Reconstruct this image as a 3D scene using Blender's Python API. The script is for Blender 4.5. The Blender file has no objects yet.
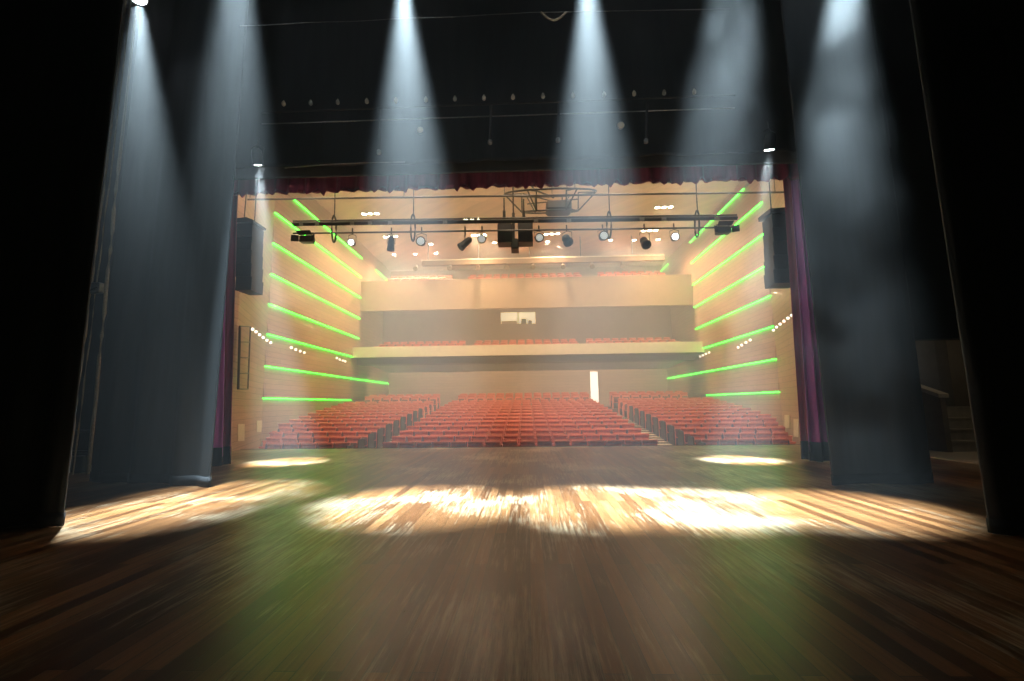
import bpy, bmesh, math, random
from mathutils import Vector, Matrix, Euler
random.seed(7)
S = bpy.context.scene
COL = S.collection
PI = math.pi
def rad(d): return d*PI/180
ORD = ['first','second','third','fourth','fifth','sixth','seventh','eighth','ninth','tenth','eleventh','twelfth',
       'thirteenth','fourteenth','fifteenth','sixteenth']

# ---------------------------------------------------------------- camera
F = 455.0
YAW, PITCH, ROLL = rad(1.95), rad(7.9), rad(-0.7)
CAM = Vector((0.26, 0.0, 1.4))
fw = Vector((-math.sin(YAW)*math.cos(PITCH), math.cos(YAW)*math.cos(PITCH), math.sin(PITCH)))
r0 = Vector((math.cos(YAW), math.sin(YAW), 0)); u0 = r0.cross(fw)
rt = math.cos(ROLL)*r0 + math.sin(ROLL)*u0
up = -math.sin(ROLL)*r0 + math.cos(ROLL)*u0
cd = bpy.data.cameras.new('camera'); cam = bpy.data.objects.new('camera', cd); COL.objects.link(cam)
cd.sensor_width = 36; cd.lens = 36*F/1024; cd.clip_start = .05; cd.clip_end = 200
cam.matrix_world = Matrix((( rt.x, up.x, -fw.x, CAM.x), (rt.y, up.y, -fw.y, CAM.y), (rt.z, up.z, -fw.z, CAM.z), (0,0,0,1)))
S.camera = cam
def ray(x, y): return fw + (x-512)/F*rt - (y-340.5)/F*up
def onY(x, y, Y): d = ray(x, y); return CAM + d*((Y-CAM.y)/d.y)     # where a sight line meets the plane at distance Y
def onZ(x, y, Z): d = ray(x, y); return CAM + d*((Z-CAM.z)/d.z)
def onX(x, y, X): d = ray(x, y); return CAM + d*((X-CAM.x)/d.x)

# ---------------------------------------------------------------- render look
S.view_settings.view_transform = 'Standard'; S.view_settings.look = 'None'
S.view_settings.gamma = 1; S.view_settings.use_curve_mapping = False; S.view_settings.exposure = 0
cy = S.cycles
cy.use_denoising = True
cy.max_bounces = 5; cy.diffuse_bounces = 3; cy.glossy_bounces = 3; cy.transmission_bounces = 2; cy.volume_bounces = 0
cy.sample_clamp_indirect = 4; cy.sample_clamp_direct = 0
cy.caustics_reflective = False; cy.caustics_refractive = False
cy.use_light_tree = True

# ---------------------------------------------------------------- materials
def newmat(name):
    m = bpy.data.materials.new(name); m.use_nodes = True
    nt = m.node_tree; b = nt.nodes['Principled BSDF']
    return m, nt, b
def N(nt, t, **kw):
    n = nt.nodes.new(t)
    for k, v in kw.items():
        if k in n.inputs: n.inputs[k].default_value = v
        else: setattr(n, k, v)
    return n
def c4(c): return (c[0], c[1], c[2], 1)
def mat(name, col, rough=.6, metal=0, var=.15, scale=8, stretch=(1,1,1), bump=0, sheen=0, spec=.5):
    """A surface whose colour varies by noise around col."""
    m, nt, b = newmat(name)
    tc = N(nt, 'ShaderNodeTexCoord'); mp = N(nt, 'ShaderNodeMapping'); mp.inputs['Scale'].default_value = stretch
    no = N(nt, 'ShaderNodeTexNoise', Scale=scale, Detail=4.0)
    rp = N(nt, 'ShaderNodeValToRGB')
    rp.color_ramp.elements[0].position = .3; rp.color_ramp.elements[1].position = .7
    rp.color_ramp.elements[0].color = c4([x*(1-var) for x in col]); rp.color_ramp.elements[1].color = c4([min(1, x*(1+var)) for x in col])
    L = nt.links.new
    L(tc.outputs['Object'], mp.inputs['Vector']); L(mp.outputs[0], no.inputs['Vector']); L(no.outputs['Fac'], rp.inputs['Fac'])
    L(rp.outputs['Color'], b.inputs['Base Color'])
    b.inputs['Roughness'].default_value = rough; b.inputs['Metallic'].default_value = metal
    b.inputs['Specular IOR Level'].default_value = spec
    if sheen: b.inputs['Sheen Weight'].default_value = sheen
    if bump:
        bp = N(nt, 'ShaderNodeBump', Strength=bump, Distance=.01); L(no.outputs['Fac'], bp.inputs['Height']); L(bp.outputs[0], b.inputs['Normal'])
    return m
def emit(name, col, strength):
    m, nt, b = newmat(name)
    b.inputs['Base Color'].default_value = c4(col)
    b.inputs['Emission Color'].default_value = c4(col); b.inputs['Emission Strength'].default_value = strength
    return m
def wood_floor():
    m, nt, b = newmat('stage_planks'); L = nt.links.new
    tc = N(nt, 'ShaderNodeTexCoord'); sp = N(nt, 'ShaderNodeSeparateXYZ'); cb = N(nt, 'ShaderNodeCombineXYZ')
    L(tc.outputs['Object'], sp.inputs[0]); L(sp.outputs['Y'], cb.inputs['X']); L(sp.outputs['X'], cb.inputs['Y'])
    br = N(nt, 'ShaderNodeTexBrick'); br.offset = .37; br.offset_frequency = 2
    br.inputs['Color1'].default_value = c4((.060,.021,.006)); br.inputs['Color2'].default_value = c4((.22,.094,.032)); br.inputs['Mortar'].default_value = c4((.03,.015,.008))
    br.inputs['Scale'].default_value = 1; br.inputs['Mortar Size'].default_value = .0035; br.inputs['Mortar Smooth'].default_value = .3
    br.inputs['Bias'].default_value = -.1; br.inputs['Brick Width'].default_value = 2.6; br.inputs['Row Height'].default_value = .125
    L(cb.outputs[0], br.inputs['Vector'])
    mp = N(nt, 'ShaderNodeMapping'); mp.inputs['Scale'].default_value = (16, .7, 1); L(tc.outputs['Object'], mp.inputs['Vector'])
    gr = N(nt, 'ShaderNodeTexNoise', Scale=2.5, Detail=6.0, Roughness=.65); L(mp.outputs[0], gr.inputs['Vector'])
    g2 = N(nt, 'ShaderNodeMapRange'); g2.inputs['From Min'].default_value = .3; g2.inputs['From Max'].default_value = .7; g2.inputs['To Min'].default_value = .62; g2.inputs['To Max'].default_value = 1.25
    L(gr.outputs['Fac'], g2.inputs['Value'])
    mu = N(nt, 'ShaderNodeMix', data_type='RGBA', blend_type='MULTIPLY'); mu.inputs['Factor'].default_value = 1
    L(br.outputs['Color'], mu.inputs['A']); L(g2.outputs[0], mu.inputs['B'])
    # scuffed, worn patches: pale scratches along the boards
    mp2 = N(nt, 'ShaderNodeMapping'); mp2.inputs['Scale'].default_value = (9, .45, 1); mp2.inputs['Rotation'].default_value = (0,0,.03); L(tc.outputs['Object'], mp2.inputs['Vector'])
    sc = N(nt, 'ShaderNodeTexNoise', Scale=3.0, Detail=8.0, Roughness=.75); L(mp2.outputs[0], sc.inputs['Vector'])
    big = N(nt, 'ShaderNodeTexNoise', Scale=.55, Detail=3.0); L(tc.outputs['Object'], big.inputs['Vector'])
    ad = N(nt, 'ShaderNodeMath', operation='ADD'); L(sc.outputs['Fac'], ad.inputs[0]); L(big.outputs['Fac'], ad.inputs[1])
    r = N(nt, 'ShaderNodeMapRange'); r.inputs['From Min'].default_value = 1.0; r.inputs['From Max'].default_value = 1.26; r.inputs['To Max'].default_value = .65
    L(ad.outputs[0], r.inputs['Value'])
    mx = N(nt, 'ShaderNodeMix', data_type='RGBA'); mx.inputs['B'].default_value = c4((.60,.49,.32))
    L(r.outputs[0], mx.inputs['Factor']); L(mu.outputs['Result'], mx.inputs['A']); L(mx.outputs['Result'], b.inputs['Base Color'])
    rr = N(nt, 'ShaderNodeMapRange'); rr.inputs['To Min'].default_value = .22; rr.inputs['To Max'].default_value = .40
    L(gr.outputs['Fac'], rr.inputs['Value']); L(rr.outputs[0], b.inputs['Roughness'])
    b.inputs['Specular IOR Level'].default_value = .19
    bp = N(nt, 'ShaderNodeBump', Strength=.25, Distance=.004); L(br.outputs['Fac'], bp.inputs['Height']); bp.invert = True; L(bp.outputs[0], b.inputs['Normal'])
    return m
def wood_wall(name, c1, c2, rough=.5):
    """Veneer boards laid horizontally: thin courses with grain along the wall."""
    m, nt, b = newmat(name); L = nt.links.new
    tc = N(nt, 'ShaderNodeTexCoord'); sp = N(nt, 'ShaderNodeSeparateXYZ'); cb = N(nt, 'ShaderNodeCombineXYZ'); ad = N(nt, 'ShaderNodeMath', operation='ADD')
    L(tc.outputs['Object'], sp.inputs[0]); L(sp.outputs['X'], ad.inputs[0]); L(sp.outputs['Y'], ad.inputs[1]); L(ad.outputs[0], cb.inputs['X']); L(sp.outputs['Z'], cb.inputs['Y'])
    br = N(nt, 'ShaderNodeTexBrick'); br.inputs['Color1'].default_value = c4(c1); br.inputs['Color2'].default_value = c4(c2)
    br.inputs['Mortar'].default_value = c4([x*.55 for x in c1]); br.inputs['Scale'].default_value = 1; br.inputs['Mortar Size'].default_value = .008
    br.inputs['Brick Width'].default_value = 2.1; br.inputs['Row Height'].default_value = .24; L(cb.outputs[0], br.inputs['Vector'])
    mp = N(nt, 'ShaderNodeMapping'); mp.inputs['Scale'].default_value = (.8, 14, 1); L(cb.outputs[0], mp.inputs['Vector'])
    no = N(nt, 'ShaderNodeTexNoise', Scale=2.0, Detail=5.0); L(mp.outputs[0], no.inputs['Vector'])
    g = N(nt, 'ShaderNodeMapRange'); g.inputs['To Min'].default_value = .7; g.inputs['To Max'].default_value = 1.3; L(no.outputs['Fac'], g.inputs['Value'])
    mu = N(nt, 'ShaderNodeMix', data_type='RGBA', blend_type='MULTIPLY'); mu.inputs['Factor'].default_value = 1
    L(br.outputs['Color'], mu.inputs['A']); L(g.outputs[0], mu.inputs['B']); L(mu.outputs['Result'], b.inputs['Base Color'])
    b.inputs['Roughness'].default_value = rough
    return m
M = dict(
    planks=wood_floor(),
    wall=wood_wall('veneer_wall', (.41,.255,.15), (.47,.30,.18)),
    ceil=wood_wall('veneer_ceiling', (.56,.36,.20), (.62,.40,.235), .6),
    fascia=mat('balcony_plaster', (.37,.25,.155), .6, var=.06, scale=3),
    fascia2=mat('cream_plaster', (.86,.73,.55), .5, var=.05, scale=3),
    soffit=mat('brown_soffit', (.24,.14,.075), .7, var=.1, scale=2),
    carpet=mat('dark_carpet', (.16,.09,.06), .95, var=.2, scale=30),
    tread=mat('beige_tread', (.62,.47,.33), .7, var=.12, scale=12),
    black=mat('black_paint', (.012,.012,.013), .7, var=.2, scale=3),
    drape=mat('black_serge', (.024,.027,.029), .95, var=.25, scale=2.2, stretch=(3,3,.4), sheen=.04, bump=.1),
    purple=mat('purple_velvet', (.50,.11,.42), .85, var=.2, scale=3, stretch=(4,4,.3), sheen=.4),
    maroon=mat('maroon_velvet', (.26,.035,.075), .85, var=.25, scale=3, stretch=(4,4,.4), sheen=.3),
    hem=mat('dark_hem', (.02,.02,.022), .9, var=.2, scale=4),
    red=mat('red_upholstery', (.76,.17,.085), .85, var=.12, scale=14, sheen=.2),
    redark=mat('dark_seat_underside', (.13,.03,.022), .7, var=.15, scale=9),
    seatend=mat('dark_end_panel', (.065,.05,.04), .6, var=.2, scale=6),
    metal=mat('black_metal', (.03,.028,.027), .45, metal=.3, var=.2, scale=10),
    grille=mat('speaker_grille', (.022,.023,.025), .6, var=.3, scale=60, bump=.2),
    steel=mat('worn_steel', (.30,.29,.27), .4, metal=.8, var=.2, scale=14),
    rope=mat('hemp_rope', (.34,.27,.17), .9, var=.3, scale=40),
    plaster=mat('stair_concrete', (.42,.38,.30), .8, var=.15, scale=6),
    brownwall=mat('backstage_wall', (.17,.135,.09), .85, var=.15, scale=3),
    pale=mat('pale_panel', (.72,.60,.42), .6, var=.08, scale=5),
    led=emit('green_led', (.045,1.0,.04), 12.0),
    lamp=emit('lit_lens', (.85,.93,1.0), 60.0),
    bulb=emit('warm_bulb', (1.0,.82,.68), 2.2),
    down=emit('downlight_lens', (1.0,.86,.62), 40.0),
    dimlens=emit('hazy_lens', (.75,.78,.72), .55),
    litlens=emit('lit_flood_lens', (.95,.97,1.0), 4.0),
    glassred=emit('red_panel_lamp', (1.0,.25,.12), 1.2),
    door=emit('lit_doorway', (1.0,.95,.85), 1.3),
    booth=emit('booth_light', (1.0,.86,.55), .9),
)

# ---------------------------------------------------------------- mesh building
class MB:
    """Collects boxes, tubes, discs and sheets; build() links them as one mesh object."""
    def __init__(s): s.v = []; s.f = []; s.mi = []; s.mats = []
    def _m(s, m):
        if m not in s.mats: s.mats.append(m)
        return s.mats.index(m)
    def add(s, vs, fs, m=0):
        b = len(s.v); s.v += [Vector(v) for v in vs]; s.f += [tuple(b+i for i in f) for f in fs]; s.mi += [m]*len(fs); return s
    def box(s, lo, hi, mx=None, m=0):
        (a,b,c),(d,e,f) = lo, hi
        vs = [Vector(p) for p in ((a,b,c),(d,b,c),(d,e,c),(a,e,c),(a,b,f),(d,b,f),(d,e,f),(a,e,f))]
        if mx is not None: vs = [mx @ v for v in vs]
        return s.add(vs, [(0,3,2,1),(4,5,6,7),(0,1,5,4),(1,2,6,5),(2,3,7,6),(3,0,4,7)], m)
    def rbox(s, lo, hi, r, axis='Y', mx=None, m=0, n=4):
        """Box whose outline seen along axis has rounded corners, with softened front edges."""
        ax = 'XYZ'.index(axis); o = [i for i in range(3) if i != ax]
        cx = [(lo[i]+hi[i])/2 for i in range(3)]; h = [(hi[i]-lo[i])/2 for i in range(3)]
        def ring(inset, t):
            pts = []
            for q,(sx,sy) in enumerate(((1,1),(-1,1),(-1,-1),(1,-1))):
                for k in range(n+1):
                    a = q*PI/2 + k*PI/2/n
                    p = [0,0,0]
                    p[o[0]] = cx[o[0]] + sx*(h[o[0]]-r) + (r-inset)*math.cos(a)
                    p[o[1]] = cx[o[1]] + sy*(h[o[1]]-r) + (r-inset)*math.sin(a)
                    p[ax] = t; pts.append(Vector(p))
            return pts
        e = min(r*.5, h[ax]*.5)
        rings = [ring(e, lo[ax]), ring(0, lo[ax]+e), ring(0, hi[ax]-e), ring(e, hi[ax])]
        k = len(rings[0]); vs = [v for rg in rings for v in rg]
        if mx is not None: vs = [mx @ v for v in vs]
        fs = []
        for a in range(3):
            for i in range(k): fs.append((a*k+i, a*k+(i+1)%k, (a+1)*k+(i+1)%k, (a+1)*k+i))
        fs.append(tuple(range(k-1,-1,-1))); fs.append(tuple(3*k+i for i in range(k)))
        return s.add(vs, fs, m)
    def tube(s, pts, r, n=8, m=0, closed=False):
        pts = [Vector(p) for p in pts]; L = len(pts); vs = []; fs = []
        rr = r if isinstance(r, (list, tuple)) else [r]*L
        for i, p in enumerate(pts):
            if closed: d = pts[(i+1)%L]-pts[i-1]
            else: d = pts[min(i+1,L-1)]-pts[max(i-1,0)]
            d.normalize(); a = d.cross(Vector((0,0,1)));
            if a.length < 1e-3: a = d.cross(Vector((0,1,0)))
            a.normalize(); b = d.cross(a)
            for k in range(n): vs.append(p + rr[i]*(math.cos(2*PI*k/n)*a + math.sin(2*PI*k/n)*b))
        for i in range(L if closed else L-1):
            j = (i+1)%L
            for k in range(n): fs.append((i*n+k, i*n+(k+1)%n, j*n+(k+1)%n, j*n+k))
        if not closed: fs.append(tuple(range(n-1,-1,-1))); fs.append(tuple((L-1)*n+k for k in range(n)))
        return s.add(vs, fs, m)
    def lathe(s, prof, mx=None, n=16, m=0):
        """prof: (radius, z) pairs turned about Z."""
        vs = []; fs = []; L = len(prof)
        for (r, z) in prof:
            for k in range(n): vs.append(Vector((r*math.cos(2*PI*k/n), r*math.sin(2*PI*k/n), z)))
        if mx is not None: vs = [mx @ v for v in vs]
        for i in range(L-1):
            for k in range(n): fs.append((i*n+k, i*n+(k+1)%n, (i+1)*n+(k+1)%n, (i+1)*n+k))
        fs.append(tuple(range(n-1,-1,-1))); fs.append(tuple((L-1)*n+k for k in range(n)))
        return s.add(vs, fs, m)
    def prism(s, poly, vec, m=0):
        """Extrude a planar polygon (list of points) along vec."""
        n = len(poly); vs = [Vector(p) for p in poly] + [Vector(p)+Vector(vec) for p in poly]
        fs = [tuple(range(n-1,-1,-1)), tuple(range(n, 2*n))] + [(i, (i+1)%n, n+(i+1)%n, n+i) for i in range(n)]
        return s.add(vs, fs, m)
    def build(s, name, material, parent=None, smooth=False):
        me = bpy.data.meshes.new(name); me.from_pydata(s.v, [], s.f)
        mats = material if isinstance(material, (list, tuple)) else [material]
        for mm in mats: me.materials.append(mm)
        for p, i in zip(me.polygons, s.mi): p.material_index = i; p.use_smooth = smooth
        bm = bmesh.new(); bm.from_mesh(me); bmesh.ops.recalc_face_normals(bm, faces=bm.faces); bm.to_mesh(me); bm.free()
        o = bpy.data.objects.new(name, me); COL.objects.link(o)
        if parent: o.parent = parent
        return o
def tag(o, label=None, cat=None, group=None, kind=None):
    if label: o['label'] = label
    if cat: o['category'] = cat
    if group: o['group'] = group
    if kind: o['kind'] = kind
    return o
def empty(name, loc, label, cat, group=None, rot=None):
    o = bpy.data.objects.new(name, None); COL.objects.link(o); o.location = loc; o.empty_display_size = .2
    if rot is not None: o.rotation_euler = rot
    return tag(o, label, cat, group)
def struct(o, label=None): o['kind'] = 'structure'; o['category'] = o.name.split('_')[0].split('.')[0]; o['label'] = label; return o
def aim(d):
    """Rotation taking local -Z to direction d."""
    return Vector(d).normalized().to_track_quat('-Z', 'Y')
def light(name, typ, loc, energy, col, size=.1, d=None, angle=60, blend=.3):
    l = bpy.data.lights.new(name, typ); l.energy = energy; l.color = col
    l.shadow_soft_size = size
    if typ == 'SPOT': l.spot_size = rad(angle); l.spot_blend = blend
    o = bpy.data.objects.new(name, l); COL.objects.link(o); o.location = loc
    if d is not None: o.rotation_euler = aim(d).to_euler()
    return o

# ---------------------------------------------------------------- dimensions of the hall (metres, stage floor z = 0)
XL, XR = -11.2, 11.46         # auditorium side walls
YC, YB, YW = 19.9, 30.5, 37.4  # near corner of the side walls, upper balcony front, back wall
ZC = 12.7                      # auditorium ceiling
SE = 15.15                     # front edge of the stage
PY = 11.4                      # proscenium wall

# ======================================================================= SETTING
struct(MB().box((-13, -3.5, -.12), (15.4, 11.9, 0)).box((-9.35, 11.9, -.12), (9.5, SE, 0)).build('floor', M['planks']), 'dark brown plank stage floor with worn pale patches')
struct(MB().box((-9.35, SE, -.10), (9.5, SE+.05, .012)).box((-9.35, SE-.02, -.86), (9.5, SE+.03, -.10)).build('trim_1', M['seatend']), 'dark nosing along the front edge of the stage')
struct(MB().box((-13.2, -3.6, 0), (-13, PY, 13)).build('wall_stage_left', M['black']), 'black wall beside the left wing')
struct(MB().box((15.4, -3.6, 0), (15.6, PY+5, 13)).build('wall_stage_right', M['black']), 'black wall beside the right wing')
struct(MB().box((-13.2, -3.7, 0), (15.6, -3.5, 13)).build('wall_stage_back', M['black']), 'black back wall of the stage')
struct(MB().box((-13.2, -3.7, 13), (15.6, PY+5, 13.2)).build('ceiling_stage', M['black']), 'black grid high above the stage')
OXL, OXR = -7.95, 7.75
struct(MB().box((-13.2, PY, 0), (OXL, PY+.35, 13)).box((OXR, PY, 0), (9.1, PY+.35, 13)).box((9.1, PY, 2.85), (15.4, PY+.35, 13)).box((OXL, PY, 7.35), (OXR, PY+.35, 13))
       .build('wall_front', M['black']), 'black proscenium wall around the stage opening')
# ---- auditorium walls: saw-tooth courses, one per LED line
LEDZ = [1.77, 3.21, 4.67, 6.07, 7.50, 9.00, 10.50, 11.92]
YCL, YCR = 19.5, 20.9
def ledz(z, sgn): return 1.4+(z-1.4)*(.97 if sgn < 0 else 1.025)
def side_wall(x, sgn, name):
    YC = YCL if sgn < 0 else YCR
    mb = MB(); zs = [-1.2] + [ledz(z, sgn) for z in LEDZ] + [ZC+.1]
    for a, b in zip(zs[:-1], zs[1:]):
        y1 = YB if a > 3 else YW
        # each course leans: foot set out, head set back above the next line
        poly = [(x, YC, a), (x, YC, b-.03), (x+sgn*.13, YC, b-.03), (x+sgn*.45, YC, b-.03), (x+sgn*.45, YC, a)]
        poly = [(x, YC, a+.05), (x+sgn*.10, YC, b-.02), (x+sgn*.5, YC, b-.02), (x+sgn*.5, YC, a+.05)]
        mb.prism(poly, (0, y1-YC, 0))
        mb.box((min(x+sgn*.14, x+sgn*.5), YC, b-.03), (max(x+sgn*.14, x+sgn*.5), y1, b+.06))
    mb.box((min(x+sgn*.1, x+sgn*.5), YB, -1), (max(x+sgn*.1, x+sgn*.5), YW+.3, ZC+.1))
    return struct(mb.build(name, M['wall']), 'tan wood-panelled side wall with stepped horizontal courses, %s of the hall' % name.split('_')[1])
side_wall(XL, -1, 'wall_left'); side_wall(XR, 1, 'wall_right')
# splayed panels from the proscenium to the side walls
PL0, PL1 = Vector((-9.38, 14.6, 0)), Vector((XL-.05, YCL, 0))
PR0, PR1 = Vector((9.55, 14.6, 0)), Vector((XR+.05, YCR, 0))
def splay(p0, p1, sgn, name):
    mb = MB(); v = Vector((sgn*.3, 0, 0))
    mb.prism([p0+Vector((0,0,-1)), p1+Vector((0,0,-1)), p1+Vector((0,0,ZC+.1)), p0+Vector((0,0,ZC+.1))], v)
    q = Vector((sgn*7.0, PY+.2, 0))
    mb.prism([p0+Vector((0,0,-1)), p0+Vector((0,0,ZC+.1)), Vector((p0.x, PY+.3, ZC+.1)), Vector((p0.x, PY+.3, -1))], v)
    return struct(mb.build(name, M['wall']), 'tan splayed wood panel between the proscenium and the %s side wall' % name.split('_')[1])
splay(PL0, PL1, -1, 'wall_left_splay'); splay(PR0, PR1, 1, 'wall_right_splay')
struct(MB().box((XL-.6, PY+.3, ZC), (XR+.6, YW+.3, ZC+.2)).build('ceiling', M['ceil']), 'warm veneered auditorium ceiling')
struct(MB().box((XL-.6, YW, -1), (XR+.6, YW+.2, ZC)).build('wall_back', M['wall']), 'tan back wall of the auditorium')
# ceiling ribs across the hall
for i, Y in enumerate((17.6, 20.4, 23.2, 26.0, 28.8)):
    struct(MB().prism([(XL-.1, Y, ZC), (XL-.1, Y+.9, ZC), (XL-.1, Y+.9, ZC-.10)], (XR-XL+.2, 0, 0)).build('trim_%d' % (i+2), M['ceil']), 'shallow step across the veneered ceiling')

# ---- stalls floor: a terrace per row
ROWP = .9; Y0 = 16.45
NROW = 13
def ztop(n): return .08 + .155*n - .00217*n*n
def zfl(n): return ztop(n) - .95
def yrow(n): return Y0 + ROWP*n
mb = MB(); mb.box((XL-.4, 11.8, -1.3), (XR+.4, Y0-.45, zfl(0)))
for n in range(NROW): mb.box((XL-.4, yrow(n)-.45, -1.3), (XR+.4, yrow(n)+.45, zfl(n)))
mb.box((XL-.4, yrow(NROW)-.45, -1.3), (XR+.4, YW, 1.02)); mb.box((XL-.4, yrow(NROW)+1.0, 1.02), (XR+.4, YW, 1.14))
struct(mb.build('floor_auditorium', M['carpet']), 'dark carpeted terraces under the seats')
def aisleX(sgn, n):     # (edge of centre block, edge of side block)
    t = n/12.0
    return (sgn*(5.08 - .70*t), sgn*(6.33 - .80*t))
for sgn, w in ((-1,'left'), (1,'right')):
    mb = MB()
    for n in range(NROW):
        a, b = aisleX(sgn, n)
        for h in (0, 1):
            z0 = zfl(n) + (.0 if h == 0 else (zfl(n+1)-zfl(n))*.5); y = yrow(n)-.45+.45*h
            mb.box((min(a,b), y-.02, -1.2), (max(a,b), y+.45, z0+.02)); 
            mb.box((min(a,b), y-.025, z0+.0), (max(a,b), y+.40, z0+.03), m=1)
    o = mb.build('aisle_stairs', [M['carpet'], M['tread']]); tag(o, 'beige-edged steps of the %s aisle between the seat blocks' % w, 'stairs', None, 'structure')

# ---- balconies
zf0, zf1 = onY(520, 355, 29.3).z, onY(520, 344.5, 29.3).z
mb = MB().box((XL-.1, 29.3, zf0), (XR+.1, 29.5, zf1))
tag(mb.build('balcony_front', M['fascia2']), 'bright cream front band of the lower balcony', 'balcony', None, 'structure')
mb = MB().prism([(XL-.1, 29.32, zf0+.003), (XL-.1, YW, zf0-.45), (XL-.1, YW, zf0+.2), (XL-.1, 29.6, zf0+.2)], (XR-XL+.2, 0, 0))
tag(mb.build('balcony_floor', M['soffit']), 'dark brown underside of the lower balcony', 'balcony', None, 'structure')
zu0, zu1 = onY(520, 308, YB).z, onY(520, 278, YB).z
mb = MB().box((XL-.1, YB, zu0), (XR+.1, YB+.25, zu1))
tag(mb.build('balcony_front', M['fascia']), 'tall tan front of the upper balcony', 'balcony', None, 'structure')
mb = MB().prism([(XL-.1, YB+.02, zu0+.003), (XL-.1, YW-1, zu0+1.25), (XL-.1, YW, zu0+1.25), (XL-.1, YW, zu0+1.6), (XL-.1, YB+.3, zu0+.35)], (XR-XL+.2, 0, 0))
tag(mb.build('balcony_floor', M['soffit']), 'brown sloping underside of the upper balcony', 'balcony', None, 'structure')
# lower balcony's dark back wall with its control-booth opening
bw = 35.6; b0, b1 = onY(500, 324, bw), onY(536, 311, bw)
mb = MB().box((XL-.1, bw, zf0-.3), (b0.x, bw+.2, zu0+1.2)).box((b1.x, bw, zf0-.3), (XR+.1, bw+.2, zu0+1.2)).box((b0.x, bw, zf0-.3), (b1.x, bw+.2, b0.z)).box((b0.x, bw, b1.z), (b1.x, bw+.2, zu0+1.2))
struct(mb.build('wall_back_balcony', M['soffit']), 'brown back wall of the lower balcony around the control booth')
struct(MB().box((XL-.1, YW-.15, zu1), (XR+.1, YW-.05, ZC)).build('wall_back_upper', M['fascia']), 'tan back wall behind the upper balcony seats')
# control booth: lit room with a window frame, a desk and equipment
bt = empty('control_booth', ((b0.x+b1.x)/2, bw, b0.z), 'lit control booth window in the back of the lower balcony', 'booth')
def local(mb, e):
    for v in mb.v: v -= e.location
    return mb
wdt, hgt = b1.x-b0.x, b1.z-b0.z
MB().box((-wdt/2, .9, -.1), (wdt/2, 1.0, hgt+.1)).build('lit_back_panel', M['booth'], bt)
MB().box((-wdt/2, -.03, -.05), (-wdt/2+.06, .1, hgt)).box((wdt/2-.06, -.03, -.05), (wdt/2, .1, hgt)).box((-wdt/2, -.03, hgt-.06), (wdt/2, .1, hgt)).box((-.03, -.03, 0), (.03, .1, hgt)).build('window_frame', M['soffit'], bt)
MB().box((-wdt/2+.1, .2, 0), (-.1, .6, .28)).build('desk', M['fascia'], bt)
MB().rbox((.25, .25, 0), (.65, .5, .45), .05).rbox((.8, .25, .0), (1.1, .5, .3), .05).build('equipment', M['black'], bt)
# bright doorway slit at the back of the stalls
d0, d1 = onY(591.5, 399.5, YW-.3), onY(598, 371.5, YW-.3)
o = MB().box((d0.x, YW-.06, 1.02), (d1.x, YW-.02, d1.z)).build('door_1', M['door'])
struct(o, 'narrow bright doorway standing ajar behind the centre seats'); o2 = MB().box((d1.x, YW-.3, 1.02), (d1.x+.06, YW, d1.z+.05)).build('door_leaf', M['fascia'], o)

# ======================================================================= GREEN LED LINES
def led(side, i, y0, y1, z, x, label):
    mb = MB()
    mb.box((min(x, x-.05*side), y0, z-.015), (max(x, x-.05*side), y1, z+.015))
    tag(mb.build('led_strip', M['led']), label, 'light strip', 'green LED lines on the side walls')
for side, w, x in ((-1,'left',XL), (1,'right',XR)):
    for i, z in enumerate(LEDZ):
        yend = {1: YW-.2, 0: 29.3}.get(i, YB-.1)
        ys = (YCL if side < 0 else YCR) + (1.6 if i == 7 else .02)
        led(side, i, ys, yend, ledz(z, side), x+side*.06, '%s green LED line from the bottom on the %s wall' % (ORD[i] if i else 'lowest', w))
    a = onX(376 if side < 0 else 668, 270 if side < 0 else 264, x); b = onX(388 if side < 0 else 655, 281 if side < 0 else 277, x)
    mb = MB(); mb.tube([(x-side*.0, a.y, a.z), (x-side*.0, b.y, b.z)], .02, 6)
    tag(mb.build('led_strip', M['led']), 'short green LED line beside the upper balcony at the %s wall' % w, 'light strip', 'green LED lines on the side walls')

# ======================================================================= SEATS
def rows():
    """Every stalls seat: (block, row, index from its left end, count, x, y, z, aisle side)"""
    out = []
    for n in range(NROW):
        a, b = aisleX(1, n); 
        x0, x1 = -a-.0, a-.22; p = (x1-x0)/16
        for k in range(16): out.append(('centre', n, k, 16, x0+p*(k+.5), yrow(n), zfl(n), 0, p))
        for sgn, w in ((-1,'left'), (1,'right')):
            m = {0:5, 1:6, 2:7, 3:7}.get(n, 8)
            e = aisleX(sgn, n)[1] + (.14 if sgn < 0 else 0) ; lim = {0:9.4, 1:9.9, 2:10.3, 3:10.55}.get(n, 10.95)
            if sgn > 0 and n > 4: lim += .25
            p = (lim-abs(e))/m
            if n < 4: p = min(p, .63)
            for j in range(m):
                k = m-1-j if sgn < 0 else j
                out.append((w, n, k, m, e+sgn*p*(j+.5), yrow(n), zfl(n), (-sgn if j == 0 else 0), p))
    return out
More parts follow.
